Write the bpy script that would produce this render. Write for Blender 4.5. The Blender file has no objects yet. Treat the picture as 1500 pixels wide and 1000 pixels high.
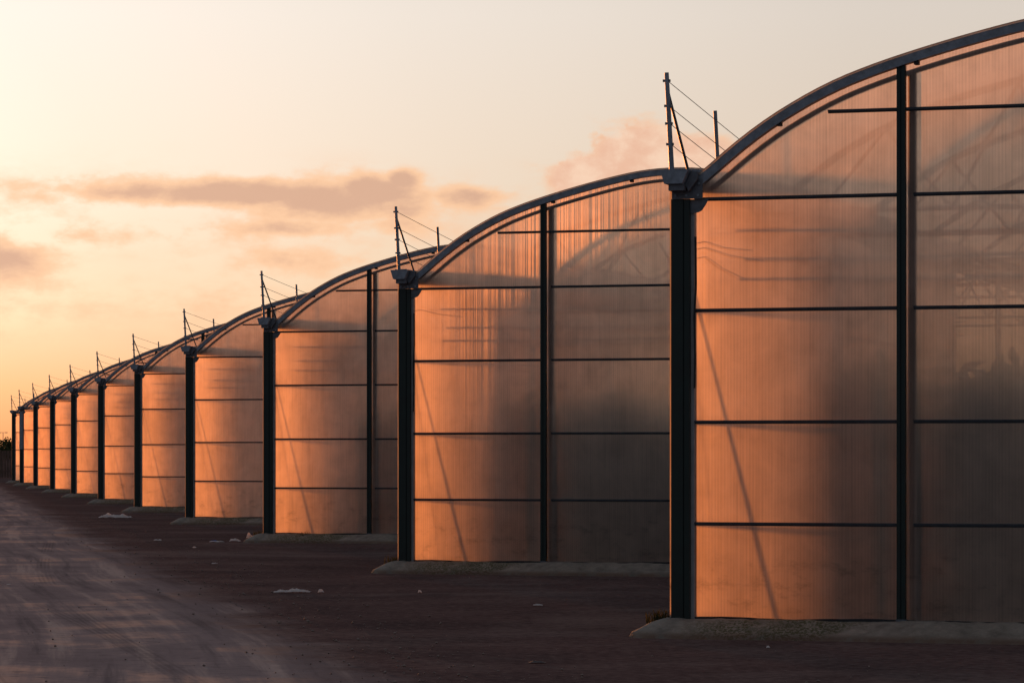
import bpy, bmesh, math, random
from mathutils import Vector, Matrix, noise

sc = bpy.context.scene
R = math.radians
random.seed(7)

# ------------------------------------------------------------------ camera
F = 4900.0                      # focal length in pixels of the 1500 px wide photograph
CAM_H = 1.80
HORIZON = 666.0
cam_data = bpy.data.cameras.new('camera')
cam_data.sensor_width = 36.0
cam_data.lens = F * 36.0 / 1500.0
cam_data.shift_y = (HORIZON - 500.0) / 1500.0
cam_data.clip_start = 0.1
cam_data.clip_end = 5000.0
cam = bpy.data.objects.new('camera', cam_data)
sc.collection.objects.link(cam)
cam.location = (0, 0, CAM_H)
cam.rotation_euler = (R(90), 0, 0)
sc.camera = cam

# ------------------------------------------------------------------ light
SUN_AZ = R(-14.0)               # from +Y towards +X
SUN_EL = R(1.75)
SUN_DIR = Vector((math.sin(SUN_AZ) * math.cos(SUN_EL), math.cos(SUN_AZ) * math.cos(SUN_EL), math.sin(SUN_EL)))
sun_data = bpy.data.lights.new('sun', 'SUN')
sun_data.energy = 5.0
sun_data.angle = R(2.4)
sun_data.color = (1.0, 0.31, 0.068)
sun = bpy.data.objects.new('sun', sun_data)
sc.collection.objects.link(sun)
sun.rotation_euler = (-SUN_DIR).to_track_quat('-Z', 'Y').to_euler()
sun.location = SUN_DIR * 200

sc.view_settings.view_transform = 'Standard'
sc.view_settings.look = 'None'
sc.view_settings.exposure = 0.0
sc.view_settings.gamma = 1.0
sc.view_settings.use_curve_mapping = False
cy = sc.cycles
cy.max_bounces = 6
cy.diffuse_bounces = 2
cy.glossy_bounces = 4
cy.transmission_bounces = 4
cy.transparent_max_bounces = 12
cy.use_adaptive_sampling = True
cy.adaptive_threshold = 0.02
cy.use_denoising = True
cy.sample_clamp_indirect = 4.0
cy.caustics_reflective = False
cy.caustics_refractive = True


class NT:
    """small helper around a node tree"""
    def __init__(self, tree):
        self.t = tree
        self.n = tree.nodes
        self.l = tree.links

    def node(self, kind, **kw):
        nd = self.n.new(kind)
        for k, v in kw.items():
            setattr(nd, k, v)
        return nd

    def put(self, sock, v):
        if isinstance(v, bpy.types.NodeSocket):
            self.l.new(v, sock)
        elif v is not None:
            sock.default_value = v

    def m(self, op, a, b=None, c=None, clamp=False):
        nd = self.node('ShaderNodeMath', operation=op, use_clamp=clamp)
        for i, v in enumerate((a, b, c)):
            if v is not None:
                self.put(nd.inputs[i], v)
        return nd.outputs[0]

    def vm(self, op, a, b=None):
        nd = self.node('ShaderNodeVectorMath', operation=op)
        self.put(nd.inputs[0], a)
        if b is not None:
            self.put(nd.inputs[1], b)
        return nd.outputs['Value'] if op in ('DOT_PRODUCT', 'LENGTH') else nd.outputs[0]

    def sep(self, v):
        nd = self.node('ShaderNodeSeparateXYZ')
        self.put(nd.inputs[0], v)
        return nd.outputs

    def comb(self, x, y, z):
        nd = self.node('ShaderNodeCombineXYZ')
        for i, v in enumerate((x, y, z)):
            self.put(nd.inputs[i], v)
        return nd.outputs[0]

    def noise(self, vec, scale, detail=4.0, rough=0.55, dist=0.0):
        nd = self.node('ShaderNodeTexNoise')
        self.put(nd.inputs['Vector'], vec)
        nd.inputs['Scale'].default_value = scale
        nd.inputs['Detail'].default_value = detail
        nd.inputs['Roughness'].default_value = rough
        nd.inputs['Distortion'].default_value = dist
        return nd.outputs[0]

    def ramp(self, fac, stops, interp='LINEAR'):
        nd = self.node('ShaderNodeValToRGB')
        nd.color_ramp.interpolation = interp
        els = nd.color_ramp.elements
        while len(els) < len(stops):
            els.new(0.5)
        for e, (p, c) in zip(els, stops):
            e.position = p
            e.color = (c, c, c, 1) if isinstance(c, (int, float)) else (*c, 1)
        self.put(nd.inputs[0], fac)
        return nd.outputs[0]

    def mix(self, fac, a, b, blend='MIX'):
        nd = self.node('ShaderNodeMix', data_type='RGBA', blend_type=blend)
        self.put(nd.inputs[0], fac)
        for i, v in ((6, a), (7, b)):
            if isinstance(v, tuple) and len(v) == 3:
                v = (*v, 1)
            self.put(nd.inputs[i], v)
        return nd.outputs[2]

    def smooth(self, v, lo, hi, a=0.0, b=1.0):
        nd = self.node('ShaderNodeMapRange', interpolation_type='SMOOTHSTEP')
        self.put(nd.inputs[0], v)
        for i, q in enumerate((lo, hi, a, b)):
            nd.inputs[i + 1].default_value = q
        return nd.outputs[0]

    def mixsh(self, fac, a, b):
        nd = self.node('ShaderNodeMixShader')
        self.put(nd.inputs[0], fac)
        self.l.new(a, nd.inputs[1])
        self.l.new(b, nd.inputs[2])
        return nd.outputs[0]


# ------------------------------------------------------------------ world: dusk sky with haze glow and clouds
world = bpy.data.worlds.new('World')
sc.world = world
world.use_nodes = True
wt = NT(world.node_tree)
for nd in list(wt.n):
    wt.n.remove(nd)
out = wt.node('ShaderNodeOutputWorld')
bg = wt.node('ShaderNodeBackground')
wt.l.new(bg.outputs[0], out.inputs[0])
sky = wt.node('ShaderNodeTexSky')
sky.sky_type = 'NISHITA'
sky.sun_disc = False
sky.sun_elevation = SUN_EL
sky.sun_rotation = SUN_AZ
sky.air_density = 1.0
sky.dust_density = 1.2
sky.ozone_density = 1.5
SKY_STRENGTH = 0.10
bg.inputs[1].default_value = SKY_STRENGTH
K = 1.0 / SKY_STRENGTH          # overlay colours below are written as seen radiance
tc = wt.node('ShaderNodeTexCoord')
dvec = wt.vm('NORMALIZE', tc.outputs['Generated'])
dx, dy, dz = wt.sep(dvec)
el = wt.m('ARCSINE', dz)
az = wt.m('ARCTAN2', dx, dy)
gam = wt.m('ARCCOSINE', wt.vm('DOT_PRODUCT', dvec, tuple(SUN_DIR)))
# haze colour by height above the horizon (radians)
hz = wt.ramp(wt.m('MULTIPLY', el, 1 / 0.5, clamp=True), [
    (0.0, (0.86, 0.32, 0.115)), (0.04, (0.98, 0.51, 0.235)), (0.085, (1.0, 0.70, 0.445)), (0.15, (1.0, 0.805, 0.62)),
    (0.26, (1.0, 0.885, 0.775)), (0.45, (0.84, 0.83, 0.82)), (1.0, (0.50, 0.58, 0.72))])
# brightness by angle from the sun (radians / pi)
gb = wt.ramp(wt.m('MULTIPLY', gam, 1 / math.pi), [
    (0.0, 1.1), (0.02, 1.0), (0.042, 0.815), (0.075, 0.67), (0.115, 0.545), (0.25, 0.40), (0.5, 0.27), (1.0, 0.20)])
glow = wt.mix(1.0, hz, gb, 'MULTIPLY')
gn = wt.node('ShaderNodeVectorMath', operation='SCALE')
wt.l.new(glow, gn.inputs[0])
gn.inputs['Scale'].default_value = K * 1.33
sn = wt.node('ShaderNodeVectorMath', operation='SCALE')
wt.l.new(sky.outputs[0], sn.inputs[0])
sn.inputs['Scale'].default_value = 1.0
warmfac = wt.smooth(gam, 0.5, 2.6, 1.0, 0.45)
base = wt.mix(warmfac, sn.outputs[0], gn.outputs[0])
base = wt.mix(wt.smooth(gam, 0.7, 2.2, 0.0, 0.85), base, tuple(K * v for v in (0.215, 0.245, 0.305)))

# clouds: soft banks at fixed sky directions plus a general broken layer
def sky_dir(px, py):
    return (px - 750.0) / F, (HORIZON - py) / F
warp = wt.comb(wt.m('MULTIPLY', az, 1.0), wt.m('MULTIPLY', el, 2.1), 0.37)
fb = wt.noise(warp, 42.0, 6.0, 0.62, 0.0)
fb2 = wt.noise(warp, 15.0, 3.0, 0.55, 0.0)
fbc = wt.m('SUBTRACT', fb, 0.5)
banks = [(330, 284, 235, 22, 1.0), (500, 296, 130, 34, 1.0), (586, 266, 30, 17, 1.0), (548, 282, 60, 26, 1.2), (420, 336, 110, 17, 0.75),
         (690, 290, 56, 18, 0.9), (5, 382, 75, 34, 0.9), (440, 385, 90, 26, 0.62), (150, 345, 150, 22, 0.5),
         (945, 232, 75, 46, 1.0), (1025, 240, 55, 38, 1.0), (868, 262, 62, 34, 1.0), (560, 330, 80, 18, 0.6)]
dens = None
peach = None
for (px, py, rx, ry, w) in banks:
    a0, e0 = sky_dir(px, py)
    qx = wt.m('MULTIPLY', wt.m('SUBTRACT', az, a0), F / rx)
    qy = wt.m('MULTIPLY', wt.m('SUBTRACT', el, e0), F / ry)
    g = wt.m('MULTIPLY', wt.m('POWER', math.e, wt.m('MULTIPLY', wt.m('ADD', wt.m('MULTIPLY', qx, qx), wt.m('MULTIPLY', qy, qy)), -0.8)), w)
    dens = g if dens is None else wt.m('MAXIMUM', dens, g)
    if px in (945, 1025, 868):
        peach = g if peach is None else wt.m('MAXIMUM', peach, g)
band = wt.m('MULTIPLY', wt.smooth(el, 0.012, 0.05), wt.smooth(el, 0.25, 0.085))
away = wt.m('MULTIPLY', wt.smooth(wt.m('ABSOLUTE', az), 0.20, 0.45), band)
gen = wt.m('MULTIPLY', wt.smooth(fb2, 0.50, 0.72), away)
dens = wt.m('MAXIMUM', dens, gen)
dn = wt.m('ADD', wt.m('MULTIPLY', dens, 1.15), wt.m('MULTIPLY', fbc, 1.6))
fb3 = wt.noise(wt.comb(az, wt.m('MULTIPLY', el, 1.25), 1.9), 85.0, 6.0, 0.6)
cum = wt.smooth(wt.m('ADD', peach, wt.m('MULTIPLY', wt.m('SUBTRACT', fb3, 0.5), 1.1)), 0.36, 0.55)
mask = wt.m('MULTIPLY', wt.smooth(dn, 0.20, 0.66), wt.smooth(dens, 0.04, 0.22))
mask = wt.m('MAXIMUM', mask, cum)
core = wt.smooth(dn, 0.55, 1.05)
shade = wt.mix(core, (1.0, 0.615, 0.375), (0.73, 0.44, 0.30))
shade = wt.mix(wt.smooth(peach, 0.15, 0.6), shade, wt.mix(wt.smooth(fb3, 0.35, 0.65), (1.0, 0.70, 0.51), (0.90, 0.54, 0.375)))
cs = wt.mix(1.0, shade, wt.ramp(wt.m('MULTIPLY', gam, 1 / math.pi), [(0, 1.06), (0.06, 1.0), (0.2, 0.75), (0.5, 0.25), (1, 0.12)]), 'MULTIPLY')
cs2 = wt.node('ShaderNodeVectorMath', operation='SCALE')
wt.l.new(cs, cs2.inputs[0])
cs2.inputs['Scale'].default_value = K
veil = wt.m('MULTIPLY', wt.m('MULTIPLY', wt.smooth(fb, 0.38, 0.68), wt.smooth(fb2, 0.34, 0.62)), wt.m('MULTIPLY', wt.smooth(el, 0.02, 0.05), wt.smooth(el, 0.095, 0.066)))
base = wt.mix(wt.m('MULTIPLY', veil, 0.75), base, wt.mix(1.0, cs2.outputs[0], (1.0, 0.92, 0.88), 'MULTIPLY'))
final = wt.mix(wt.m('MULTIPLY', mask, 0.96), base, cs2.outputs[0])
wt.l.new(final, bg.inputs[0])


# ------------------------------------------------------------------ materials
def new_mat(name):
    m = bpy.data.materials.new(name)
    m.use_nodes = True
    t = NT(m.node_tree)
    for nd in list(t.n):
        t.n.remove(nd)
    o = t.node('ShaderNodeOutputMaterial')
    return m, t, o


def bsdf_mat(name, col, rough=0.6, metal=0.0, vary=0.25, scale=8.0, bump=0.0, bscale=60.0, tint=None, spec=0.5):
    m, t, o = new_mat(name)
    p = t.node('ShaderNodeBsdfPrincipled')
    t.l.new(p.outputs[0], o.inputs[0])
    c = t.node('ShaderNodeTexCoord').outputs['Object']
    n1 = t.noise(c, scale, 6.0, 0.6)
    lo = tuple(v * (1 - vary) for v in col)
    hi = tint or tuple(min(1, v * (1 + vary)) for v in col)
    t.l.new(t.ramp(n1, [(0.3, lo), (0.7, hi)]), p.inputs['Base Color'])
    t.put(p.inputs['Roughness'], t.m('ADD', t.m('MULTIPLY', t.m('SUBTRACT', n1, 0.5), 0.3), rough))
    p.inputs['Metallic'].default_value = metal
    p.inputs['Specular IOR Level'].default_value = spec
    if bump:
        b = t.node('ShaderNodeBump')
        b.inputs['Strength'].default_value = bump
        b.inputs['Distance'].default_value = 0.02
        t.l.new(t.noise(c, bscale, 5.0, 0.6), b.inputs['Height'])
        t.l.new(b.outputs[0], p.inputs['Normal'])
    return m


M = {}
M['green'] = bsdf_mat('dark_green_paint', (0.004, 0.014, 0.012), 0.5, 0.0, 0.35, 5.0, spec=0.35)
M['rail'] = bsdf_mat('weathered_black_rail', (0.030, 0.036, 0.044), 0.5, 0.0, 0.35, 9.0, spec=0.3)
M['galv'] = bsdf_mat('galvanised_steel', (0.17, 0.20, 0.235), 0.55, 0.0, 0.35, 11.0, 0.15, 40.0)
M['plate'] = bsdf_mat('dull_steel_plate', (0.085, 0.095, 0.11), 0.55, 0.0, 0.35, 14.0, 0.2, 40.0)
M['wire'] = bsdf_mat('rusty_wire', (0.16, 0.09, 0.06), 0.6, 0.2, 0.2)
M['tube'] = bsdf_mat('inner_steel_tube', (0.24, 0.24, 0.24), 0.55, 0.0, 0.2)
M['rubber'] = bsdf_mat('black_sealing_strip', (0.012, 0.014, 0.016), 0.8, 0.0, 0.3, 20.0)
def paper_mat():
    m, t, o = new_mat('crumpled_plastic_sheet')
    d = t.node('ShaderNodeBsdfDiffuse')
    tr = t.node('ShaderNodeBsdfTranslucent')
    d.inputs[0].default_value = (0.74, 0.68, 0.64, 1)
    tr.inputs[0].default_value = (0.80, 0.74, 0.68, 1)
    t.l.new(t.mixsh(0.5, d.outputs[0], tr.outputs[0]), o.inputs[0])
    return m


M['paper'] = paper_mat()
M['dark_litter'] = bsdf_mat('dark_scrap', (0.03, 0.028, 0.026), 0.8, 0.0, 0.3, 30.0)
M['blue_litter'] = bsdf_mat('blue_scrap', (0.05, 0.10, 0.30), 0.6, 0.0, 0.2, 30.0)
M['fence'] = bsdf_mat('old_board', (0.10, 0.055, 0.038), 0.8, 0.0, 0.4, 1.5)
M['shed'] = bsdf_mat('pale_sheet', (0.5, 0.5, 0.52), 0.6, 0.0, 0.1, 2.0)
M['bark'] = bsdf_mat('bark', (0.06, 0.045, 0.035), 0.9, 0.0, 0.3, 6.0)


def leaf_mat(name, a, b):
    m, t, o = new_mat(name)
    g = t.node('ShaderNodeNewGeometry')
    col = t.ramp(g.outputs['Random Per Island'], [(0.0, a), (1.0, b)])
    d = t.node('ShaderNodeBsdfDiffuse')
    tr = t.node('ShaderNodeBsdfTranslucent')
    t.l.new(col, d.inputs[0])
    t.l.new(col, tr.inputs[0])
    t.l.new(t.mixsh(0.35, d.outputs[0], tr.outputs[0]), o.inputs[0])
    return m


M['leaf'] = leaf_mat('tree_leaves', (0.035, 0.045, 0.02), (0.07, 0.075, 0.03))
M['weed'] = leaf_mat('dry_weed', (0.04, 0.042, 0.018), (0.09, 0.075, 0.035))


def sheet_mat(name, clear, scatter, haze, ribs, tint=(0.90, 0.80, 0.70), pale=0.0, gloss=0.5, flute_share=0.0):
    """aged translucent cladding: clear share, diffuse share, forward-hazy share"""
    m, t, o = new_mat(name)
    c = t.node('ShaderNodeTexCoord').outputs['Object']
    oi = t.node('ShaderNodeObjectInfo')
    off = t.vm('ADD', c, t.vm('MULTIPLY', oi.outputs['Location'], (0.37, 0.11, 0.0)))
    x, y, z = t.sep(off)
    _, _, zl = t.sep(c)
    # vertical flutes and run-off streaks of the sheet
    fine = t.noise(t.comb(t.m('MULTIPLY', x, 1.0), 0.0, t.m('MULTIPLY', z, 0.02)), 38.0, 3.0, 0.7)
    mid = t.noise(t.comb(x, 3.0, t.m('MULTIPLY', z, 0.12)), 7.0, 4.0, 0.6)
    cloud = t.noise(t.comb(x, 0.0, z), 2.3, 5.0, 0.6, 0.4)
    flute = t.m('SINE', t.m('MULTIPLY', x, 2 * math.pi / 0.032))
    s = t.m('ADD', 0.88, t.m('MULTIPLY', t.m('SUBTRACT', fine, 0.5), 0.38 * ribs))
    s = t.m('ADD', s, t.m('MULTIPLY', t.m('SUBTRACT', mid, 0.5), 0.26))
    s = t.m('ADD', s, t.m('MULTIPLY', t.m('SUBTRACT', cloud, 0.5), 0.50))
    s = t.m('ADD', s, t.m('MULTIPLY', flute, 0.045 * ribs))
    # splash dirt and algae stains near the foot of the wall
    spl = t.noise(t.comb(x, 0.0, t.m('MULTIPLY', z, 2.0)), 2.6, 6.0, 0.70, 0.0)
    foot = t.m('MULTIPLY', t.smooth(spl, 0.50, 0.72), t.smooth(zl, 1.15, 0.60))
    s = t.m('MULTIPLY', s, t.m('SUBTRACT', 1.0, t.m('MULTIPLY', foot, 0.34)))
    s = t.m('MULTIPLY', s, t.m('ADD', 0.88, t.m('MULTIPLY', oi.outputs['Random'], 0.18)))
    s = t.m('MAXIMUM', t.m('MINIMUM', s, 1.0), 0.0)
    s = t.m('MAXIMUM', s, pale)
    col = t.mix(1.0, tint, s, 'MULTIPLY')
    trl = t.node('ShaderNodeBsdfTranslucent')
    t.l.new(col, trl.inputs[0])
    dif = t.node('ShaderNodeBsdfDiffuse')
    t.l.new(t.mix(1.0, (0.34, 0.33, 0.33), s, 'MULTIPLY'), dif.inputs[0])
    body = t.mixsh(0.12, trl.outputs[0], dif.outputs[0])
    rf = t.node('ShaderNodeBsdfRefraction')
    rf.inputs['IOR'].default_value = 1.22
    rf.inputs['Roughness'].default_value = 0.70
    t.l.new(col, rf.inputs[0])
    # fluted walls inside the sheet spread light sideways only
    vt = t.node('ShaderNodeVectorTransform', vector_type='VECTOR', convert_from='OBJECT', convert_to='WORLD')
    vt.inputs[0].default_value = (1, 0, 0)
    wn = t.node('ShaderNodeTexWhiteNoise', noise_dimensions='1D')
    t.l.new(t.m('FLOOR', t.m('MULTIPLY', x, 1 / 0.009)), wn.inputs['W'])
    wv = t.m('SUBTRACT', t.m('MULTIPLY', wn.outputs['Value'], 2.0), 1.0)
    amp = t.m('ADD', t.m('MULTIPLY', t.m('SIGN', wv), 1.5), t.m('MULTIPLY', wv, 2.6))
    sc_ = t.node('ShaderNodeVectorMath', operation='SCALE')
    t.l.new(vt.outputs[0], sc_.inputs[0])
    t.l.new(amp, sc_.inputs['Scale'])
    gnm = t.node('ShaderNodeNewGeometry')
    fn = t.vm('NORMALIZE', t.vm('ADD', gnm.outputs['Normal'], sc_.outputs[0]))
    rf2 = t.node('ShaderNodeBsdfRefraction')
    rf2.inputs['IOR'].default_value = 1.62
    rf2.inputs['Roughness'].default_value = 0.16
    t.l.new(col, rf2.inputs[0])
    t.l.new(fn, rf2.inputs['Normal'])
    hz_sh = t.mixsh(flute_share, rf.outputs[0], rf2.outputs[0])
    tp = t.node('ShaderNodeBsdfTransparent')
    t.l.new(col, tp.inputs[0])
    gl = t.node('ShaderNodeBsdfGlossy')
    gl.inputs['Roughness'].default_value = 0.28
    gl.inputs['Color'].default_value = (0.9, 0.9, 0.9, 1)
    tot = clear + scatter + haze
    sh = t.mixsh(haze / (scatter + haze), body, hz_sh)
    sh = t.mixsh(clear / tot, sh, tp.outputs[0])
    fr = t.node('ShaderNodeFresnel')
    fr.inputs[0].default_value = 1.35
    sh = t.mixsh(t.m('MULTIPLY', fr.outputs[0], gloss, clamp=True), sh, gl.outputs[0])
    t.l.new(sh, o.inputs[0])
    return m


M['panel'] = sheet_mat('ribbed_polycarbonate', 0.09, 0.34, 0.57, 1.0, (1.0, 0.79, 0.68), flute_share=0.0007)
M['film'] = sheet_mat('greenhouse_film', 0.88, 0.11, 0.01, 0.0, (0.99, 0.98, 0.965), 0.95, 0.2)
M['edge'] = sheet_mat('sheet_edge', 0.0, 1.0, 0.0, 0.0)


def concrete_mat():
    m, t, o = new_mat('mossy_concrete')
    p = t.node('ShaderNodeBsdfPrincipled')
    t.l.new(p.outputs[0], o.inputs[0])
    c = t.node('ShaderNodeTexCoord').outputs['Object']
    x, y, z = t.sep(c)
    n1 = t.noise(c, 5.0, 7.0, 0.65)
    n2 = t.noise(c, 1.1, 4.0, 0.6)
    n3 = t.noise(c, 34.0, 5.0, 0.7)
    col = t.ramp(n1, [(0.25, (0.105, 0.088, 0.072)), (0.55, (0.225, 0.188, 0.152)), (0.8, (0.32, 0.272, 0.225))])
    moss = t.m('MULTIPLY', t.smooth(n2, 0.46, 0.60), t.smooth(n3, 0.40, 0.58))
    near = t.m('MULTIPLY', t.smooth(x, 2.6, 1.4), t.smooth(x, 0.0, 0.45))
    col = t.mix(t.m('MULTIPLY', moss, t.m('ADD', t.m('MULTIPLY', near, 0.75), 0.15)), col, (0.05, 0.052, 0.016))
    soil = t.m('MULTIPLY', t.smooth(z, 0.085, 0.02), t.smooth(n1, 0.30, 0.55))
    col = t.mix(t.m('MULTIPLY', soil, 0.8), col, (0.115, 0.062, 0.04))
    t.l.new(col, p.inputs['Base Color'])
    p.inputs['Roughness'].default_value = 0.9
    p.inputs['Specular IOR Level'].default_value = 0.2
    b = t.node('ShaderNodeBump')
    b.inputs['Strength'].default_value = 0.7
    b.inputs['Distance'].default_value = 0.02
    t.l.new(t.m('ADD', n1, t.m('MULTIPLY', n3, 0.4)), b.inputs['Height'])
    t.l.new(b.outputs[0], p.inputs['Normal'])
    return m


M['concrete'] = concrete_mat()


def dull_surface(t, o, col, height, sheen):
    """rough mineral surface: almost purely diffuse with a weak grazing sheen"""
    b = t.node('ShaderNodeBump')
    b.inputs['Strength'].default_value = 0.035
    b.inputs['Distance'].default_value = 0.012
    t.l.new(height, b.inputs['Height'])
    d = t.node('ShaderNodeBsdfDiffuse')
    d.inputs['Roughness'].default_value = 0.6
    t.l.new(col, d.inputs[0])
    t.l.new(b.outputs[0], d.inputs['Normal'])
    g = t.node('ShaderNodeBsdfGlossy')
    g.inputs['Roughness'].default_value = 0.75
    t.l.new(t.mix(1.0, col, (2.0, 2.0, 2.0), 'MULTIPLY'), g.inputs[0])
    t.l.new(b.outputs[0], g.inputs['Normal'])
    t.l.new(t.mixsh(sheen, d.outputs[0], g.outputs[0]), o.inputs[0])


def tarmac_col(t, c):
    n1 = t.noise(c, 0.55, 6.0, 0.6, 0.3)
    n2 = t.noise(c, 9.0, 6.0, 0.7)
    n3 = t.noise(c, 70.0, 3.0, 0.6)
    n4 = t.noise(c, 0.22, 6.0, 0.65, 0.6)
    col = t.ramp(n1, [(0.3, (0.066, 0.043, 0.040)), (0.55, (0.096, 0.059, 0.053)), (0.75, (0.132, 0.086, 0.075))])
    col = t.mix(t.smooth(n4, 0.50, 0.66, 0.0, 0.55), col, (0.165, 0.120, 0.105))
    col = t.mix(t.smooth(n2, 0.45, 0.75, 0.0, 0.6), col, (0.19, 0.135, 0.115))
    col = t.mix(t.smooth(n2, 0.50, 0.30, 0.0, 0.6), col, (0.03, 0.022, 0.022))
    col = t.mix(t.smooth(n3, 0.62, 0.72, 0.0, 0.5), col, (0.26, 0.20, 0.17))
    return col, t.m('ADD', n3, t.m('MULTIPLY', n2, 1.5))


def ground_mat():
    m, t, o = new_mat('reddish_tarmac')
    c = t.node('ShaderNodeNewGeometry').outputs['Position']
    col, h = tarmac_col(t, c)
    dull_surface(t, o, col, h, 0.045)
    return m


def road_mat():
    m, t, o = new_mat('dusty_road')
    c = t.node('ShaderNodeTexCoord').outputs['Object']
    tar, h = tarmac_col(t, t.node('ShaderNodeNewGeometry').outputs['Position'])
    x, y, z = t.sep(c)
    wob = t.m('MULTIPLY', t.m('SUBTRACT', t.noise(t.comb(0.0, y, 0.0), 0.035, 1.0, 0.5), 0.5), 2.2)
    xx = t.m('ADD', x, wob)
    n1 = t.noise(c, 0.42, 6.0, 0.62, 0.5)
    n2 = t.noise(c, 5.0, 6.0, 0.7)
    n3 = t.noise(c, 75.0, 3.0, 0.6)
    lane = t.noise(t.comb(xx, t.m('MULTIPLY', y, 0.030), 0.0), 2.2, 5.0, 0.65)
    col = t.ramp(n1, [(0.32, (0.175, 0.138, 0.133)), (0.5, (0.225, 0.178, 0.168)), (0.68, (0.30, 0.232, 0.208))])
    col = t.mix(t.smooth(lane, 0.50, 0.66, 0.0, 0.8), col, (0.37, 0.290, 0.250))
    col = t.mix(t.smooth(lane, 0.48, 0.34, 0.0, 0.8), col, (0.125, 0.102, 0.100))
    sun_patch = t.m('MULTIPLY', t.smooth(n1, 0.50, 0.64), t.smooth(lane, 0.42, 0.58))
    col = t.mix(t.m('MULTIPLY', sun_patch, 0.5), col, (0.62, 0.37, 0.25))  # orange patches of low sunlight painted into the road colour
    # tyre tracks: tread-marked dark lines along the road
    trk = None
    for x0, w, amp, ph in ((-1.75, 0.15, 0.9, 0.0), (-3.3, 0.15, 0.9, 0.0), (-2.5, 0.11, -1.3, 2.0), (-4.1, 0.12, -1.3, 2.0)):
        bend = t.m('MULTIPLY', t.m('SINE', t.m('ADD', t.m('MULTIPLY', y, 0.085), ph)), amp * 0.55)
        d = t.m('SUBTRACT', t.m('ADD', x, bend), x0)
        k = t.smooth(t.m('ABSOLUTE', d), w, w * 0.6)
        rib = t.m('ADD', 0.6, t.m('MULTIPLY', t.m('SINE', t.m('MULTIPLY', d, 2 * math.pi / 0.06)), 0.4))
        k = t.m('MULTIPLY', k, rib)
        trk = k if trk is None else t.m('MAXIMUM', trk, k)
    trk = t.m('MULTIPLY', trk, t.smooth(t.noise(t.comb(t.m('MULTIPLY', x, 0.3), y, 5.0), 0.16, 3.0), 0.36, 0.58))
    col = t.mix(t.m('MULTIPLY', trk, 0.3), col, (0.055, 0.045, 0.045))
    col = t.mix(t.smooth(n2, 0.50, 0.30, 0.0, 0.45), col, (0.075, 0.060, 0.059))
    col = t.mix(t.smooth(n3, 0.60, 0.72, 0.0, 0.4), col, (0.38, 0.29, 0.25))
    # dust thins out into the bare tarmac towards the edge
    ed = t.m('ADD', x, t.m('ADD', t.m('MULTIPLY', t.m('SUBTRACT', n1, 0.5), 2.6), t.m('MULTIPLY', t.m('SUBTRACT', n2, 0.5), 0.7)))
    col = t.mix(t.smooth(ed, -1.3, 0.15), col, tar)
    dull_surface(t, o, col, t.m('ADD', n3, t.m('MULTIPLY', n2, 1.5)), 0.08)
    return m


M['ground'] = ground_mat()
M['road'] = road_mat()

# ------------------------------------------------------------------ mesh helpers
COL = sc.collection


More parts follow.
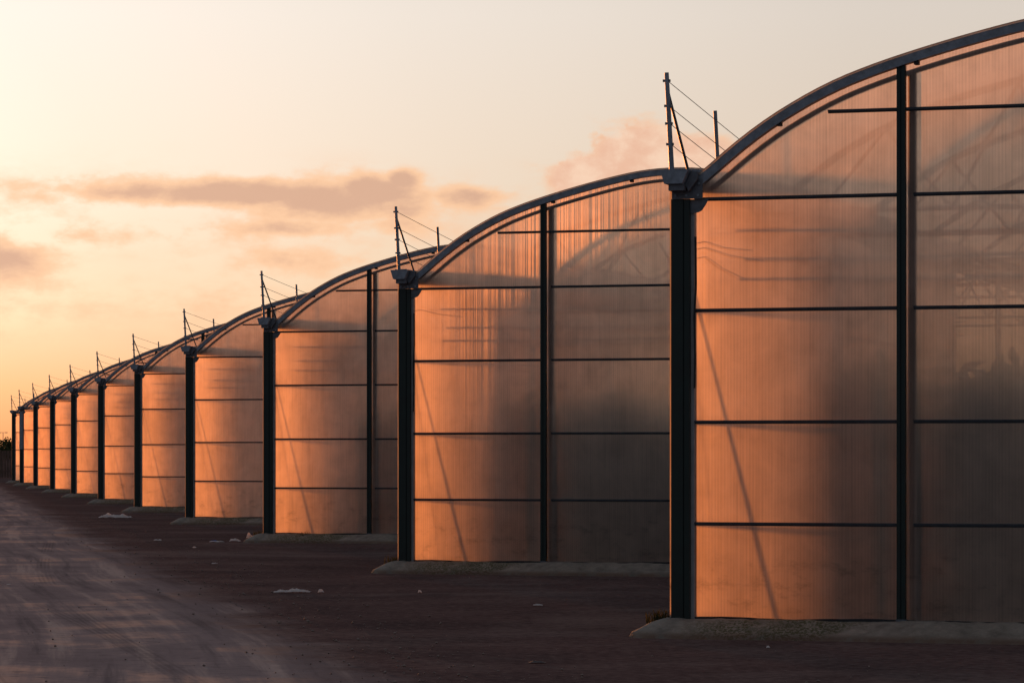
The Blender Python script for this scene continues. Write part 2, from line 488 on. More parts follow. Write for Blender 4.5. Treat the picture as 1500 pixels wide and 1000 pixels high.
class MB:
    def __init__(self):
        self.v, self.f = [], []

    def add(self, verts, faces):
        b = len(self.v)
        self.v += [tuple(p) for p in verts]
        self.f += [tuple(i + b for i in q) for q in faces]
        return self

    def box(self, x0, x1, y0, y1, z0, z1):
        return self.add([(x0, y0, z0), (x1, y0, z0), (x1, y1, z0), (x0, y1, z0), (x0, y0, z1), (x1, y0, z1), (x1, y1, z1), (x0, y1, z1)],
                        [(0, 3, 2, 1), (4, 5, 6, 7), (0, 1, 5, 4), (1, 2, 6, 5), (2, 3, 7, 6), (3, 0, 4, 7)])

    def prism(self, poly, y0, y1):
        """polygon in the x-z plane extruded along y"""
        n = len(poly)
        vs = [(x, y0, z) for x, z in poly] + [(x, y1, z) for x, z in poly]
        fs = [tuple(range(n)), tuple(range(2 * n - 1, n - 1, -1))]
        fs += [(i, i + n, (i + 1) % n + n, (i + 1) % n) for i in range(n)]
        return self.add(vs, fs)

    def tube(self, pts, r, n=6):
        pts = [Vector(p) for p in pts]
        rings = []
        for i, p in enumerate(pts):
            d = (pts[min(i + 1, len(pts) - 1)] - pts[max(i - 1, 0)]).normalized()
            a = d.orthogonal().normalized() if abs(d.z) > 0.95 else d.cross(Vector((0, 0, 1))).normalized()
            b = d.cross(a)
            rr = r[i] if isinstance(r, (list, tuple)) else r
            rings.append([p + a * (rr * math.cos(2 * math.pi * k / n)) + b * (rr * math.sin(2 * math.pi * k / n)) for k in range(n)])
        vs = [q for ring in rings for q in ring]
        fs = []
        for i in range(len(pts) - 1):
            for k in range(n):
                fs.append((i * n + k, i * n + (k + 1) % n, (i + 1) * n + (k + 1) % n, (i + 1) * n + k))
        fs.append(tuple(range(n - 1, -1, -1)))
        e = (len(pts) - 1) * n
        fs.append(tuple(range(e, e + n)))
        return self.add(vs, fs)

    def band(self, curve, lo, hi, y0, y1):
        """bar that follows a curve in the x-z plane; lo/hi are offsets along the curve normal"""
        n = len(curve)
        nor = []
        for i in range(n):
            a, b = curve[max(i - 1, 0)], curve[min(i + 1, n - 1)]
            t = Vector((b[0] - a[0], b[1] - a[1])).normalized()
            nor.append((-t.y, t.x))
        vs = []
        for (x, z), (nx, nz) in zip(curve, nor):
            vs += [(x + nx * lo, y0, z + nz * lo), (x + nx * hi, y0, z + nz * hi), (x + nx * hi, y1, z + nz * hi), (x + nx * lo, y1, z + nz * lo)]
        fs = []
        for i in range(n - 1):
            a, b = 4 * i, 4 * (i + 1)
            for k in range(4):
                fs.append((a + k, b + k, b + (k + 1) % 4, a + (k + 1) % 4))
        fs += [(0, 1, 2, 3), (4 * n - 1, 4 * n - 2, 4 * n - 3, 4 * n - 4)]
        return self.add(vs, fs)

    def build(self, name, mat, parent=None, smooth=False, keep=False):
        me = bpy.data.meshes.new(name)
        me.from_pydata(self.v, [], self.f)
        me.update()
        if not keep:
            bm = bmesh.new()
            bm.from_mesh(me)
            bmesh.ops.recalc_face_normals(bm, faces=bm.faces)
            bm.to_mesh(me)
            bm.free()
        if smooth:
            for p in me.polygons:
                p.use_smooth = True
        me.materials.append(mat)
        o = bpy.data.objects.new(name, me)
        COL.objects.link(o)
        if parent:
            o.parent = parent
        return o


def tag(o, label, cat, group=None):
    o['label'] = label
    o['category'] = cat
    if group:
        o['group'] = group
    return o


def empty(name, loc, rz=0.0):
    o = bpy.data.objects.new(name, None)
    o.empty_display_size = 0.2
    COL.objects.link(o)
    o.location = loc
    o.rotation_euler = (0, 0, rz)
    return o


def copy_tree(o, parent=None):
    c = o.copy()
    COL.objects.link(c)
    if parent:
        c.parent = parent
    for ch in list(o.children):
        copy_tree(ch, c)
    return c


def ground_pt(px, py):
    """where the photograph's pixel meets the flat ground"""
    Y = CAM_H * F / (py - HORIZON)
    return Vector(((px - 750.0) / F * Y, Y, 0.0))


# ------------------------------------------------------------------ layout of the row
THETA = R(17.3)
COL0 = Vector((1.694, 0.006775 * F, 0))
STEP = Vector((-3.35, 0.00365 * F, 0))
U = Vector((math.cos(THETA), -math.sin(THETA), 0))
D = Vector((math.sin(THETA), math.cos(THETA), 0))
W = -STEP.dot(U)                # bay width
SETBACK = STEP.dot(D)           # how far each front stands behind the one before it
LEN = SETBACK + 9.0
Z0 = 0.18                       # top of the concrete foot
ROWS = [0.0, 0.94, 1.945, 3.05, 4.15]
TOPRAIL = 4.98
MULL = [2.2, W / 2, W - 2.2]
A_PTS = [(0.20, 4.385), (0.5, 4.640), (0.8, 4.860), (1.05, 5.015), (1.47, 5.235), (1.84, 5.375), (2.2, 5.487), (2.63, 5.605),
         (3.06, 5.71), (3.4, 5.785), (3.8, 5.855), (4.27, 5.88)]


def arch_z(x):
    x = x if x <= W / 2 else W - x
    if x <= A_PTS[0][0]:
        return A_PTS[0][1] - (A_PTS[0][0] - x) * 0.90
    for (a, za), (b, zb) in zip(A_PTS, A_PTS[1:]):
        if x <= b:
            return za + (zb - za) * (x - a) / (b - a)
    return A_PTS[-1][1]


def arch_curve(x0, x1, n, dz=0.0):
    # light smoothing of the measured points
    cs = []
    for i in range(n):
        x = x0 + (x1 - x0) * i / (n - 1)
        z = sum(arch_z(min(max(x + k * 0.09, 0.05), W - 0.05)) for k in (-2, -1, 0, 1, 2)) / 5
        cs.append((x, z + dz + Z0))
    return cs


# ------------------------------------------------------------------ ground and road
me = MB().add([(-3000, -200, 0), (3000, -200, 0), (3000, 4000, 0), (-3000, 4000, 0)], [(0, 1, 2, 3)])
g = me.build('ground', M['ground'])
g['kind'] = 'structure'

ROADDIR = math.atan2(0.172, 1.0)
mb = MB()
vs, fs = [], []
ys = [-30 + 0.35 * i for i in range(760)] + [236 + 20 * i for i in range(1, 30)]
for y in ys:
    e = 0.55 + noise.noise((y * 0.25, 3.1, 0)) * 0.25 + noise.noise((y * 1.1, 9.1, 0)) * 0.04
    vs += [(0.0 + e, y, 0.004), (-11.0 + noise.noise((y * 0.3, 21.0, 0)) * 0.5, y, 0.004)]
for i in range(len(ys) - 1):
    fs.append((2 * i, 2 * i + 2, 2 * i + 3, 2 * i + 1))
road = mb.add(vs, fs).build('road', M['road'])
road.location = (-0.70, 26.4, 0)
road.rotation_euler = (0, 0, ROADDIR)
road['kind'] = 'structure'


# ------------------------------------------------------------------ one greenhouse bay
def panel_poly(xa, xb, zlo, zhi, parent):
    """sheet between two posts; zhi None = trimmed to the arch"""
    y = 0.022
    if zhi is not None:
        MB().add([(xa, y, zlo + Z0), (xb, y, zlo + Z0), (xb, y, zhi + Z0), (xa, y, zhi + Z0)], [(0, 1, 2, 3)]).build('panel', M['panel'], parent, keep=True)
        return
    n = 12
    vs, fs = [], []
    for i in range(n + 1):
        x = xa + (xb - xa) * i / n
        zt = max(arch_curve(x, x + 1e-4, 2)[0][1] - 0.02, zlo + Z0 + 0.005)
        vs += [(x, y, zlo + Z0), (x, y, zt)]
    for i in range(n):
        fs.append((2 * i, 2 * i + 2, 2 * i + 3, 2 * i + 1))
    MB().add(vs, fs).build('panel', M['panel'], parent, keep=True)


def kerb_mesh():
    mb = MB()

    def h(x, y):
        dx = max(-0.16 - x, 0, x - (W + 0.3))
        dy = max(-0.10 - y, 0)
        e = noise.noise((x * 0.9, y * 0.9, 4.0)) * 0.045 + noise.noise((x * 5.0, y * 5.0, 8.0)) * 0.018
        d = math.hypot(dx, dy) + e
        t = max(0.0, min(1.0, 1.0 - d / 0.34))
        z = 0.03 * min(1.0, t * 14) + 0.155 * t ** 0.9 if t < 1 else 0.185
        z += (noise.noise((x * 2.3, y * 2.3, 1.0)) * 0.010 + noise.noise((x * 9.0, y * 9.0, 2.0)) * 0.012) * min(1, t * 4)
        return z if t > 0.001 else -0.03

    def grid(x0, x1, nx, y0, y1, ny):
        vs = [(x0 + (x1 - x0) * i / nx, y0 + (y1 - y0) * j / ny, 0) for j in range(ny + 1) for i in range(nx + 1)]
        vs = [(x, y, h(x, y)) for x, y, _ in vs]
        fs = [(j * (nx + 1) + i, j * (nx + 1) + i + 1, (j + 1) * (nx + 1) + i + 1, (j + 1) * (nx + 1) + i) for j in range(ny) for i in range(nx)]
        mb.add(vs, fs)
    grid(-0.65, W + 0.05, 260, -0.60, 0.30, 34)
    grid(-0.65, 0.20, 16, 0.30, SETBACK - 0.3, 60)
    return mb


def make_bay():
    root = empty('greenhouse_bay', (0, 0, 0))
    kerb_mesh().build('concrete_foot', M['concrete'], root, smooth=True)
    # corner column with a grooved flank
    c = MB()
    c.box(-0.100, 0.022, -0.075, 0.06, Z0 - 0.03, 4.15 + Z0)
    c.box(0.022, 0.034, -0.060, 0.05, Z0 - 0.03, 4.15 + Z0)
    c.box(0.034, 0.088, -0.072, 0.05, Z0 - 0.03, 4.15 + Z0)
    col = c.build('column', M['green'], root)
    MB().box(0.088, 0.125, -0.02, 0.05, Z0 - 0.02, 4.14 + Z0).build('edge_profile', M['tube'], col)
    MB().box(-0.120, -0.1005, -0.045, -0.035, Z0, 4.27 + Z0).build('edge_strip', M['edge'], col)
    # mullions
    for x in MULL:
        top = arch_curve(x, x + 1e-4, 2)[0][1] - 0.085
        m = MB()
        m.box(x - 0.042, x - 0.006, -0.062, 0.01, Z0 + 0.01, top)
        m.box(x - 0.006, x + 0.006, -0.050, 0.01, Z0 + 0.01, top)
        m.box(x + 0.006, x + 0.042, -0.062, 0.01, Z0 + 0.01, top)
        mo = m.build('mullion', M['green'], root)
        MB().box(x + 0.05, x + 0.125, 0.05, 0.12, Z0 - 0.1, top - 0.06).build('inner_post', M['tube'], mo)
        MB().box(x - 0.05, x + 0.05, -0.066, 0.012, Z0 - 0.01, Z0 + 0.025).build('foot_plate', M['plate'], mo)
    # rails between posts
    xs = [0.125] + MULL + [W - 0.11]
    for k in range(4):
        a = xs[k] + (0.042 if k else 0.0)
        b = xs[k + 1] - (0.042 if k < 3 else 0.0)
        for z in ROWS[1:]:
            s0, s1 = (0.0, 0.0) if k == 0 else (0.075, 0.0)
            r = MB()
            r.box(a + s0, b - s1, -0.030, 0.014, z + Z0 - 0.006, z + Z0 + 0.016)
            r.box(a + s0, b - s1, -0.012, 0.014, z + Z0 - 0.019, z + Z0 - 0.006)
            r.build('rail', M['rail'], root)
        lo = max(a, 1.47)
        hi = min(b, W - 1.47)
        r = MB()
        r.box(lo, hi, -0.030, 0.014, TOPRAIL + Z0 - 0.008, TOPRAIL + Z0 + 0.014)
        r.box(lo, hi, -0.012, 0.014, TOPRAIL + Z0 - 0.020, TOPRAIL + Z0 - 0.008)
        r.build('rail', M['rail'], root)
    # sealing strip along the foot, sagging and uneven
    n = 90
    vs, fs = [], []
    for i in range(n + 1):
        x = 0.125 + (W - 0.25) * i / n
        e = noise.noise((x * 1.3, 0.7, 0)) * 0.018 + noise.noise((x * 5.0, 2.7, 0)) * 0.006
        vs += [(x, -0.012, Z0 - 0.05), (x, -0.012, Z0 + 0.016 + e), (x, 0.02, Z0 + 0.016 + e)]
    for i in range(n):
        a, b = 3 * i, 3 * i + 3
        fs += [(a, b, b + 1, a + 1), (a + 1, b + 1, b + 2, a + 2)]
    MB().add(vs, fs).build('sealing_strip', M['rubber'], root)
    # translucent sheets, one per opening
    for k in range(4):
        a, b = xs[k], xs[k + 1]
        for z0, z1 in zip(ROWS, ROWS[1:]):
            panel_poly(a, b, z0, z1, root)
        if k in (1, 2):
            panel_poly(a, b, ROWS[-1], TOPRAIL, root)
            panel_poly(a, b, TOPRAIL, None, root)
        else:
            panel_poly(a, b, ROWS[-1], None, root)
    # arch bar, film edge on top, clips below, tube behind the sheets
    cv = arch_curve(0.17, W - 0.17, 61)
    ar = MB().band(cv, -0.088, -0.004, -0.085, 0.018).build('arch_bar', M['galv'], root)
    MB().band(cv, 0.004, 0.016, -0.10, 0.03).build('film_edge', M['edge'], ar)
    MB().band(cv, -0.178, -0.132, 0.06, 0.10).build('inner_arch', M['tube'], root)
    for i in (6, 16, 25, 35, 44, 54):
        x, z = cv[i]
        MB().box(x - 0.022, x + 0.022, -0.07, 0.016, z - 0.125, z - 0.085).build('clip', M['rubber'], ar)
    # gutter end, brackets
    gt = MB()
    gt.prism([(-0.165, 4.43 + Z0), (0.12, 4.43 + Z0), (0.058, 4.29 + Z0), (-0.122, 4.29 + Z0)], -0.26, -0.245)
    for p, q in (((-0.165, 4.43), (-0.122, 4.29)), ((-0.122, 4.29), (0.058, 4.29)), ((0.058, 4.29), (0.12, 4.43))):
        nx, nz = (q[1] - p[1]), -(q[0] - p[0])
        l = math.hypot(nx, nz)
        nx, nz = -nx / l * 0.008, -nz / l * 0.008
        gt.prism([(p[0], p[1] + Z0), (q[0], q[1] + Z0), (q[0] + nx, q[1] + Z0 + nz), (p[0] + nx, p[1] + Z0 + nz)], -0.245, LEN)
    gu = gt.build('gutter', M['galv'], root)
    MB().prism([(0.125, 4.42 + Z0), (0.19, 4.41 + Z0), (0.19, 4.34 + Z0), (0.10, 4.22 + Z0), (0.065, 4.285 + Z0)], -0.16, LEN).build('gutter_flank', M['plate'], gu)
    MB().box(-0.088, 0.07, -0.225, -0.09, 4.225 + Z0, 4.288 + Z0).build('spout', M['plate'], gu)
    MB().prism([(-0.088, 4.15 + Z0), (0.225, 4.15 + Z0), (0.225, 4.34 + Z0), (0.18, 4.36 + Z0), (-0.088, 4.285 + Z0)], -0.088, -0.078).build('bracket_plate', M['plate'], root)
    for bx, bz in ((-0.05, 4.185), (0.06, 4.185), (0.18, 4.185), (0.19, 4.30)):
        MB().prism([(bx + 0.013 * math.cos(a * math.pi / 3), bz + Z0 + 0.013 * math.sin(a * math.pi / 3)) for a in range(6)], -0.100, -0.0885).build('bolt', M['galv'], root)
    MB().prism([(0.09, 4.148 + Z0), (0.275, 4.148 + Z0), (0.245, 4.09 + Z0), (0.205, 4.035 + Z0), (0.17, 4.018 + Z0), (0.09, 4.005 + Z0)], -0.044, -0.036).build('gusset', M['plate'], root)
    # posts and wires on the gutter
    top = Vector((-0.155, -0.04, 5.41 + Z0))
    p1 = MB().tube([(-0.10, -0.04, 4.40 + Z0), top], [0.027, 0.023], 8)
    po = p1.build('wire_post', M['galv'], root)
    MB().tube([(-0.150, -0.02, 5.24 + Z0), (-0.10, 0.69, 4.42 + Z0)], 0.016, 6).build('brace', M['plate'], po)
    tabs = (5.33, 5.08, 4.905, 4.70)
    for h in tabs:
        x = -0.10 - 0.055 * (h - 4.40) / 1.01
        MB().box(x - 0.040, x + 0.034, -0.055, -0.025, h + Z0 - 0.012, h + Z0 + 0.012).build('wire_clip', M['plate'], po)
    MB().tube([(-0.10, 1.93, 4.40 + Z0), (-0.145, 1.93, 5.225 + Z0)], 0.021, 8).build('wire_post', M['galv'], root)
    MB().box(-0.16, 0.02, -0.06, -0.02, 4.435 + Z0, 4.452 + Z0).build('post_foot', M['galv'], po)
    for h in tabs:
        a = (h - 4.44) / 0.0984
        x0 = -0.10 - 0.055 * (h - 4.40) / 1.01
        pts = []
        for i in range(9):
            q = i / 8
            pts.append((x0 * (1 - q) - 0.10 * q, a * q, h + Z0 - 0.0984 * a * q - 0.02 * math.sin(math.pi * q)))
        MB().tube(pts, 0.0045, 4).build('wire', M['wire'], root)
    # side wall along the gutter line, with its posts, rails and brace
    sy0, sy1 = 0.06, SETBACK - 0.05
    MB().add([(-0.03, sy0, Z0), (-0.03, sy1, Z0), (-0.03, sy1, 4.30 + Z0), (-0.03, sy0, 4.30 + Z0)], [(0, 1, 2, 3)]).build('side_film', M['film'], root)
    for z in ROWS[1:4]:
        MB().box(-0.02, 0.02, sy0, sy1, z + Z0 - 0.02, z + Z0 + 0.02).build('side_rail', M['tube'], root)
    MB().tube([(0.0, 0.10, 3.5 + Z0), (0.0, 1.6, Z0)], 0.019, 6).build('side_brace', M['tube'], root)
    # frames inside
    fr = None
    cvi = arch_curve(0.2, W - 0.2, 25)
    for i in range(1, 6):
        y = 4.1 * i - 0.9
        if fr is None:
            f = MB().band(cvi, -0.10, -0.03, 0.0, 0.07)
            f.tube([(0.1, 0.035, 4.25 + Z0), (W - 0.1, 0.035, 4.25 + Z0)], 0.03, 6)
            n = 6
            for k in range(n):
                xa = W * (k + 0.5) / n
                for s in (-0.5, 0.5):
                    xt = W * (k + 0.5 + s) / n
                    xt = min(max(xt, 0.35), W - 0.35)
                    f.tube([(xa, 0.035, 4.25 + Z0), (xt, 0.035, arch_z(xt) + Z0 - 0.1)], 0.022, 5)
            f.box(-0.02, 0.06, 0.0, 0.07, 0.0, 4.3 + Z0)
            fr = f.build('roof_frame', M['tube'], root)
            fr.location = (0, y, 0)
        else:
            c2 = fr.copy()
            COL.objects.link(c2)
            c2.parent = root
            c2.location = (0, y, 0)
    # training wires strung across the house behind the front
    for y, z in ((0.75, 3.86), (0.9, 3.58), (0.8, 3.38)):
        MB().tube([(0.1, y, z + Z0), (W * 0.3, y, z + Z0 - 0.02), (W * 0.65, y, z + Z0 + 0.015), (W - 0.1, y, z + Z0)], 0.011, 5).build('cross_wire', M['tube'], root)
    # roof film and back wall
    cvr = arch_curve(0.12, W - 0.12, 33)
    vs, fs = [], []
    for x, z in cvr:
        vs += [(x, 0.03, z - 0.002), (x, LEN, z - 0.002)]
    for i in range(len(cvr) - 1):
        fs.append((2 * i, 2 * i + 1, 2 * i + 3, 2 * i + 2))
    MB().add(vs, fs).build('roof_film', M['film'], root, smooth=True)
    bk = [(x, LEN - 0.02, z - 0.03) for x, z in cvr]
    MB().add([(0.12, LEN - 0.02, 0.0)] + bk + [(W - 0.12, LEN - 0.02, 0.0)], [tuple(range(len(bk) + 2))]).build('back_film', M['film'], root)
    return root


ORD = ['nearest greenhouse bay, largest arched front, filling the right edge of the picture',
       'second nearest arched greenhouse bay, its front cut off by the nearest column',
       'third arched greenhouse bay from the right, with one and a half panel columns showing',
       'fourth arched greenhouse bay from the right, glowing orange beside a dark column',
       'fifth arched greenhouse bay from the right, one narrow glowing panel column showing',
       'sixth arched greenhouse bay from the right, narrow orange front in mid distance',
       'seventh arched greenhouse bay counting back from the nearest one',
       'eighth arched greenhouse bay counting back from the nearest one',
       'ninth arched greenhouse bay, small orange strip far down the row',
       'tenth arched greenhouse bay, second last and tiny at the left end',
       'last and farthest greenhouse bay, thin sliver at the left end of the row']
bays = []
proto = make_bay()
for k in range(11):
    b = proto if k == 0 else copy_tree(proto)
    p = COL0 + STEP * k
    if k == 1:
        p.x += 0.04
    if k == 10:
        p.x += 0.22
    b.location = p
    b.rotation_euler = (0, 0, -THETA)
    tag(b, ORD[k], 'greenhouse', 'staggered row of arched greenhouse bays')
    bays.append(b)
# small differences between the bays
for k in (3, 4, 5):
    MB().box(-0.22, 0.24, -0.05, -0.02, 4.60 + Z0, 4.63 + Z0).build('cross_bar', M['plate'], bays[k])
cab = [(0.135, -0.02, 3.78 + Z0), (0.142, -0.03, 3.3 + Z0), (0.128, -0.035, 3.0 + Z0), (0.136, -0.035, 2.6 + Z0), (0.130, -0.035, 2.28 + Z0)]
for k in (0, 1):
    MB().tube(cab, 0.011, 5).build('cable', M['rubber'], bays[k])
    for dz, dd, w in (((0.0, 0.02, 0.5), (-0.06, 0.07, 0.62), (-0.15, 0.16, 0.45)) if k == 0 else ((0.1, 0.04, 0.7),)):
        MB().tube([(0.12, 0.07, 3.72 + Z0 + dz), (0.20, 0.09, 3.735 + Z0 + dz), (0.12 + w * 0.5, 0.12, 3.68 + Z0 + dz - dd * 0.4), (0.12 + w, 0.16, 3.66 + Z0 + dz - dd)], 0.0035, 5).build('cable', M['rubber'], bays[k])
MB().box(-0.112, 0.10, -0.085, -0.076, 1.95 + Z0, 4.15 + Z0).build('cover_strip', M['galv'], bays[9])
# the outer wall on the right of the first bay
MB().add([(W, 0.06, Z0), (W, LEN, Z0), (W, LEN, 4.30 + Z0), (W, 0.06, 4.30 + Z0)], [(0, 1, 2, 3)]).build('side_film', M['film'], bays[0])
c = MB().box(W - 0.10, W + 0.10, -0.075, 0.06, Z0 - 0.03, 4.15 + Z0).build('column', M['green'], bays[0])


# ------------------------------------------------------------------ crop rows added inside the nearer bays to darken the lower panels
M['crop'] = leaf_mat('added_crop_leaves', (0.020, 0.034, 0.012), (0.050, 0.075, 0.025))


def crop_mesh():
    rnd = random.Random(33)
    mb = MB()
    n = 150
    L = LEN - 4.0
    for i in range(n):                      # stems
        y = L * (i + rnd.random()) / n
        x = rnd.uniform(-0.12, 0.12)
        mb.tube([(x, y, 0), (x + rnd.uniform(-.05, .05), y, 1.1), (x, y + rnd.uniform(-.1, .1), 2.2)], 0.012, 3)
    for i in range(6500):
        y = L * rnd.random() ** 1.5
        z = rnd.uniform(0.1, 2.8 + 0.6 * noise.noise((y * 0.8, 2.0, 0)) - 0.5 * rnd.random())
        x = rnd.gauss(0, 0.20)
        p = Vector((x, y, z))
        s = rnd.uniform(0.08, 0.17)
        a = Vector((rnd.gauss(0, 1), rnd.gauss(0, 1), rnd.gauss(0, 0.6))).normalized() * s
        b = a.orthogonal().normalized() * s * 0.55
        mb.add([p - a, p + b, p + a, p - b], [(0, 1, 2, 3)])
    return mb


crop0 = crop_mesh().build('added_crop_row', M['crop'])
CN = ['nearest', 'second', 'third', 'fourth']
RN = ['first', 'second', 'third', 'fourth', 'fifth']
for k in range(3):
    for j in range(5):
        o = crop0 if (k == 0 and j == 0) else crop0.copy()
        if not (k == 0 and j == 0):
            COL.objects.link(o)
        lx, ly = 1.15 + 1.5 * j, (2.8, 2.8, 3.4)[k]
        q = COL0 + STEP * k + U * lx + D * ly
        o.location = (q.x, q.y, 0.0)
        o.rotation_euler = (0, 0, -THETA)
        tag(o, RN[j] + ' added leafy crop row from the left, darkening the lower panels of the ' + CN[k] + ' greenhouse bay', 'crop row', 'crop rows added to darken the greenhouse fronts')


# ------------------------------------------------------------------ litter on the tarmac
def crumpled(name, px, py, lx, ly, h, mat, label, seed, nx=22, ny=6, rz=0.0):
    vs, fs = [], []
    for j in range(ny + 1):
        for i in range(nx + 1):
            u, v = i / nx, j / ny
            e = noise.noise((u * lx * 7 + seed, v * ly * 9, seed)) * 0.5 + 0.5
            r = abs(noise.noise((u * lx * 9 + seed, v * ly * 10, seed + 5)))
            edge = min(1, 4 * min(u, 1 - u) + 0.15) * min(1, 5 * min(v, 1 - v) + 0.2)
            z = 0.006 + 1.1 * h * (0.75 * e ** 2 + 0.75 * r) * edge
            jx = noise.noise((v * 5, seed, u)) * 0.10 * lx * (abs(u - 0.5) * 2) ** 3
            jy = noise.noise((u * 6, seed + 3, v)) * 0.35 * ly
            vs.append(((u - 0.5) * lx + jx, (v - 0.5) * ly + jy, z))
    n = len(vs)
    fs = [(j * (nx + 1) + i, j * (nx + 1) + i + 1, (j + 1) * (nx + 1) + i + 1, (j + 1) * (nx + 1) + i) for j in range(ny) for i in range(nx)]
    o = MB().add(vs, fs).build(name, mat)
    o.location = ground_pt(px, py)
    o.location.z = 0.004
    o.rotation_euler = (0, 0, rz)
    tag(o, label, 'litter', 'litter scattered on the tarmac')
    return o


crumpled('plastic_sheet', 427, 867.5, 0.47, 0.26, 0.055, M['paper'], 'long crumpled pale sheet lying on the tarmac before the second bay', 1.3)
crumpled('plastic_sheet', 168, 758, 0.92, 0.6, 0.13, M['paper'], 'sunlit crumpled sheet lying before the fifth bay, far left', 5.7)
crumpled('paper_scrap', 470, 868, 0.08, 0.1, 0.055, M['paper'], 'small pale scrap just right of the long crumpled sheet', 9.1, 6, 4)
crumpled('paper_scrap', 788, 887, 0.12, 0.14, 0.02, M['paper'], 'small pale scrap flat on the tarmac in front of the second bay', 2.2, 6, 4)
crumpled('paper_scrap', 615, 868.5, 0.05, 0.06, 0.035, M['paper'], 'tiny pale scrap below the left corner of the second bay', 4.4, 5, 4)
crumpled('paper_scrap', 318, 794, 0.28, 0.3, 0.06, M['paper'], 'sunlit scrap in the heap beside the third bay corner', 6.4, 8, 5)
crumpled('paper_scrap', 344, 793, 0.24, 0.25, 0.09, M['paper'], 'bright scrap nearest the third bay corner in the small heap', 7.4, 8, 5)
crumpled('paper_scrap', 366, 788, 0.14, 0.2, 0.14, M['paper'], 'upright pale scrap against the concrete foot of the third bay', 8.8, 6, 5)
crumpled('blue_scrap', 313, 793, 0.14, 0.2, 0.05, M['blue_litter'], 'dark blue scrap at the left end of the small heap', 3.3, 6, 4)
crumpled('paper_scrap', 231, 791.5, 0.16, 0.2, 0.04, M['paper'], 'small lit scrap left of the heap near the third bay', 11.8, 6, 4)
crumpled('paper_scrap', 13, 857, 0.06, 0.07, 0.03, M['paper'], 'tiny lit scrap on the road at the left edge', 12.8, 5, 4)
crumpled('paper_scrap', 285, 802.5, 0.08, 0.09, 0.05, M['paper'], 'tiny orange lit scrap below the small heap', 13.4, 5, 4)
crumpled('paper_scrap', 314, 826, 0.1, 0.1, 0.025, M['paper'], 'small dull scrap on the edge between road and tarmac', 14.4, 5, 4)
crumpled('dark_scrap', 787, 971, 0.14, 0.1, 0.02, M['dark_litter'], 'flat dark scrap on the tarmac at the bottom centre', 15.1, 6, 4)
crumpled('paper_scrap', 1125, 949.5, 0.035, 0.05, 0.03, M['paper'], 'speck of pale litter below the nearest concrete foot', 16.1, 4, 3)


# ------------------------------------------------------------------ loose stones
M['stone'] = bsdf_mat('loose_stone', (0.20, 0.15, 0.125), 0.9, 0.0, 0.4, 40.0, spec=0.1)
rnd = random.Random(91)
mb = MB()
OCT = [(1, 0, 0), (-1, 0, 0), (0, 1, 0), (0, -1, 0), (0, 0, 1), (0, 0, -1)]
OF = [(0, 2, 4), (2, 1, 4), (1, 3, 4), (3, 0, 4), (2, 0, 5), (1, 2, 5), (3, 1, 5), (0, 3, 5)]
for i in range(1900):
    Y = 25.0 + 75.0 * rnd.random() ** 1.7
    edge = -0.70 - 0.172 * (Y - 26.4)
    if i % 3:
        X = edge + 0.3 + rnd.gauss(0, 0.55)
    else:
        X = edge + rnd.uniform(-5.0, 9.0)
    if (Vector((X, Y, 0)) - COL0).dot(U) > -0.6 and (Vector((X, Y, 0)) - COL0).dot(D) > -0.7:
        continue
    r = 0.005 + 0.016 * rnd.random() ** 3
    a = rnd.uniform(0, 6.28)
    vs = []
    for vx, vy, vz in OCT:
        q = r * rnd.uniform(0.7, 1.3)
        vs.append((X + q * (vx * math.cos(a) - vy * math.sin(a)), Y + q * (vx * math.sin(a) + vy * math.cos(a)), 0.006 + r * 0.4 + q * vz * 0.7))
    mb.add(vs, OF)
st = mb.build('gravel', M['stone'])
st['kind'] = 'stuff'
tag(st, 'loose small stones strewn along the edge of the dusty road', 'gravel')


# ------------------------------------------------------------------ weeds by the column feet
def weed(bay, lx, ly, n, h, label, seed):
    rnd = random.Random(seed)
    mb = MB()
    for i in range(n):
        a = rnd.uniform(0, 6.283)
        r = rnd.uniform(0, 0.09)
        bx, by = r * math.cos(a) * 1.6, r * math.sin(a)
        hh = h * rnd.uniform(0.35, 1.0)
        lean = rnd.uniform(0.1, 0.8) * hh
        a2 = rnd.uniform(0, 6.283)
        w = rnd.uniform(0.004, 0.010)
        p = Vector((bx, by, 0.0))
        q = p + Vector((math.cos(a2) * lean * 0.4, math.sin(a2) * lean * 0.4, hh * 0.6))
        t = p + Vector((math.cos(a2) * lean, math.sin(a2) * lean, hh))
        s = Vector((-math.sin(a2), math.cos(a2), 0)) * w
        mb.add([p - s, p + s, q + s * 0.8, q - s * 0.8, t], [(0, 1, 2, 3), (3, 2, 4)])
    o = mb.build('weed', M['weed'])
    wp = bay.location + U * lx + D * ly
    o.location = (wp.x, wp.y, 0.12)
    tag(o, label, 'weed', 'weeds at the column feet')


weed(bays[0], -0.24, 0.05, 120, 0.16, 'dry weed tuft beside the nearest column foot', 1)
weed(bays[1], -0.22, 0.05, 90, 0.16, 'dry weed tuft beside the second column foot', 2)
weed(bays[2], -0.24, 0.05, 60, 0.15, 'small weed tuft beside the third column foot', 3)
weed(bays[2], 0.85, -0.12, 60, 0.12, 'small green weed on the concrete foot of the third bay', 4)

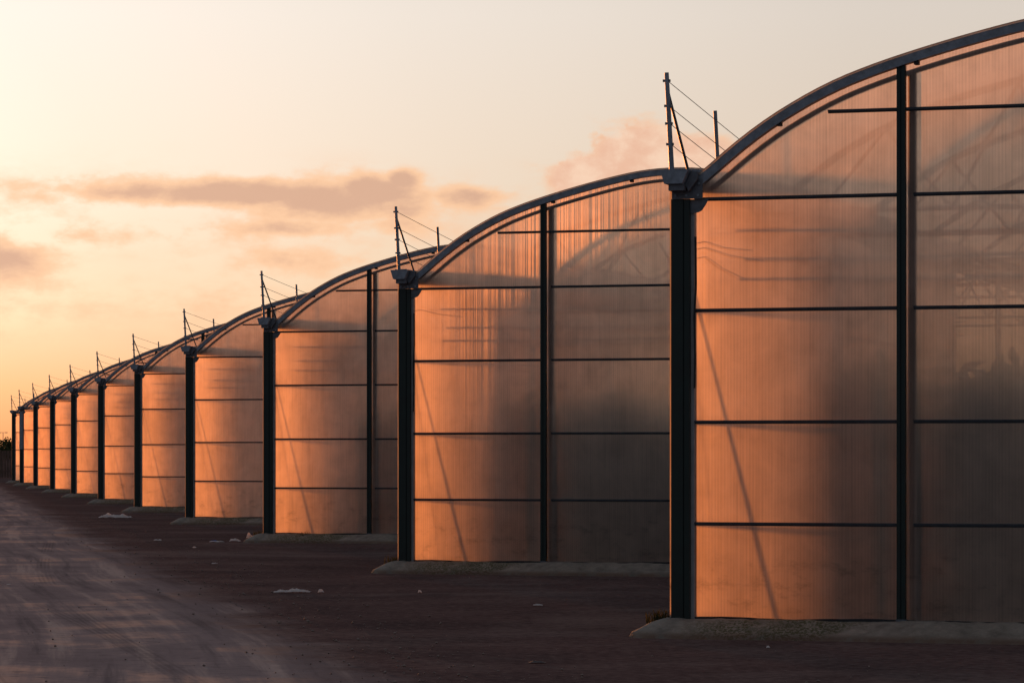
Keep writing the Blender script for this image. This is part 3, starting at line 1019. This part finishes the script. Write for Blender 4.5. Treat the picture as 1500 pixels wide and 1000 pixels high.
# ------------------------------------------------------------------ far end: fence, trees, lamp masts
FY = 258.0
fence = empty('board_fence', (-44.0, FY, 0))
tag(fence, 'old brown board fence closing the far left end of the road', 'fence')
for i in range(60):
    x = i * 0.21
    hh = 2.15 + 0.12 * noise.noise((i * 0.9, 1.5, 0))
    MB().box(x, x + 0.17, -0.015, 0.015, 0.05, hh).build('board', M['fence'], fence)
for z in (0.5, 1.8):
    MB().box(0, 12.6, 0.02, 0.09, z, z + 0.1).build('fence_rail', M['fence'], fence)
for i in range(7):
    MB().box(i * 2.1 - 0.05, i * 2.1 + 0.05, 0.09, 0.19, 0, 2.45).build('fence_post', M['fence'], fence)


def tree(px, dist, top_py, wid, seed, label):
    rnd = random.Random(seed)
    x = (px - 750) / F * dist
    height = CAM_H + (HORIZON - top_py) / F * dist
    root = empty('distant_tree', (x, dist, 0))
    tag(root, label, 'tree', 'low trees beyond the far fence')
    tk = MB().tube([(0, 0, 0), (0.1, 0, height * 0.35), (0.0, 0.1, height * 0.75)], [0.16, 0.12, 0.05], 7)
    for i in range(5):
        a = i * 1.3
        tk.tube([(0.05, 0, height * 0.35), (math.cos(a) * wid * 0.3, math.sin(a) * wid * 0.3, height * 0.7)], [0.08, 0.03], 5)
    tk.build('trunk', M['bark'], root)
    mb = MB()
    clumps = [(rnd.uniform(-wid, wid) * 0.7, rnd.uniform(-wid, wid) * 0.7, height * rnd.uniform(0.42, 0.86), rnd.uniform(0.25, 0.45) * wid) for _ in range(16)]
    for i in range(2600):
        cx, cyy, cz, cr = rnd.choice(clumps)
        d = Vector((rnd.gauss(0, 1), rnd.gauss(0, 1), rnd.gauss(0, 0.8))).normalized() * (cr * rnd.uniform(0.4, 1.05))
        p = Vector((cx, cyy, cz)) + d
        p.z = min(p.z, height)
        s = rnd.uniform(0.07, 0.17)
        a = Vector((rnd.gauss(0, 1), rnd.gauss(0, 1), rnd.gauss(0, 1))).normalized() * s
        b = a.orthogonal().normalized() * s * 0.6
        mb.add([p - a, p + b, p + a, p - b], [(0, 1, 2, 3)])
    mb.build('crown', M['leaf'], root)


tree(0, 310, 640, 1.9, 1, 'dark low tree at the very left edge beyond the fence')
tree(17, 330, 646, 1.5, 2, 'small dark tree beside the farthest greenhouse column')
tree(-28, 320, 642, 2.0, 3, 'low tree beyond the fence, left of the tree at the edge')
for px, py, dist, lab in ((4.5, 633, 560, 'tall twin headed lamp mast above the far trees'), (17, 650, 620, 'short lamp mast next to the farthest greenhouse column')):
    hh = CAM_H + (HORIZON - py) / F * dist
    r = empty('lamp_mast', ((px - 750) / F * dist, dist, 0))
    tag(r, lab, 'lamp mast', 'lamp masts far away')
    MB().tube([(0, 0, 0), (0, 0, hh)], [0.09, 0.05], 6).build('pole', M['galv'], r)
    MB().box(-0.55, 0.55, -0.03, 0.03, hh - 0.06, hh).build('arm', M['galv'], r)
    for s in (-1, 1):
        MB().box(s * 0.55 - 0.2, s * 0.55 + 0.2, -0.1, 0.1, hh - 0.10, hh + 0.02).build('lamp_head', M['galv'], r)
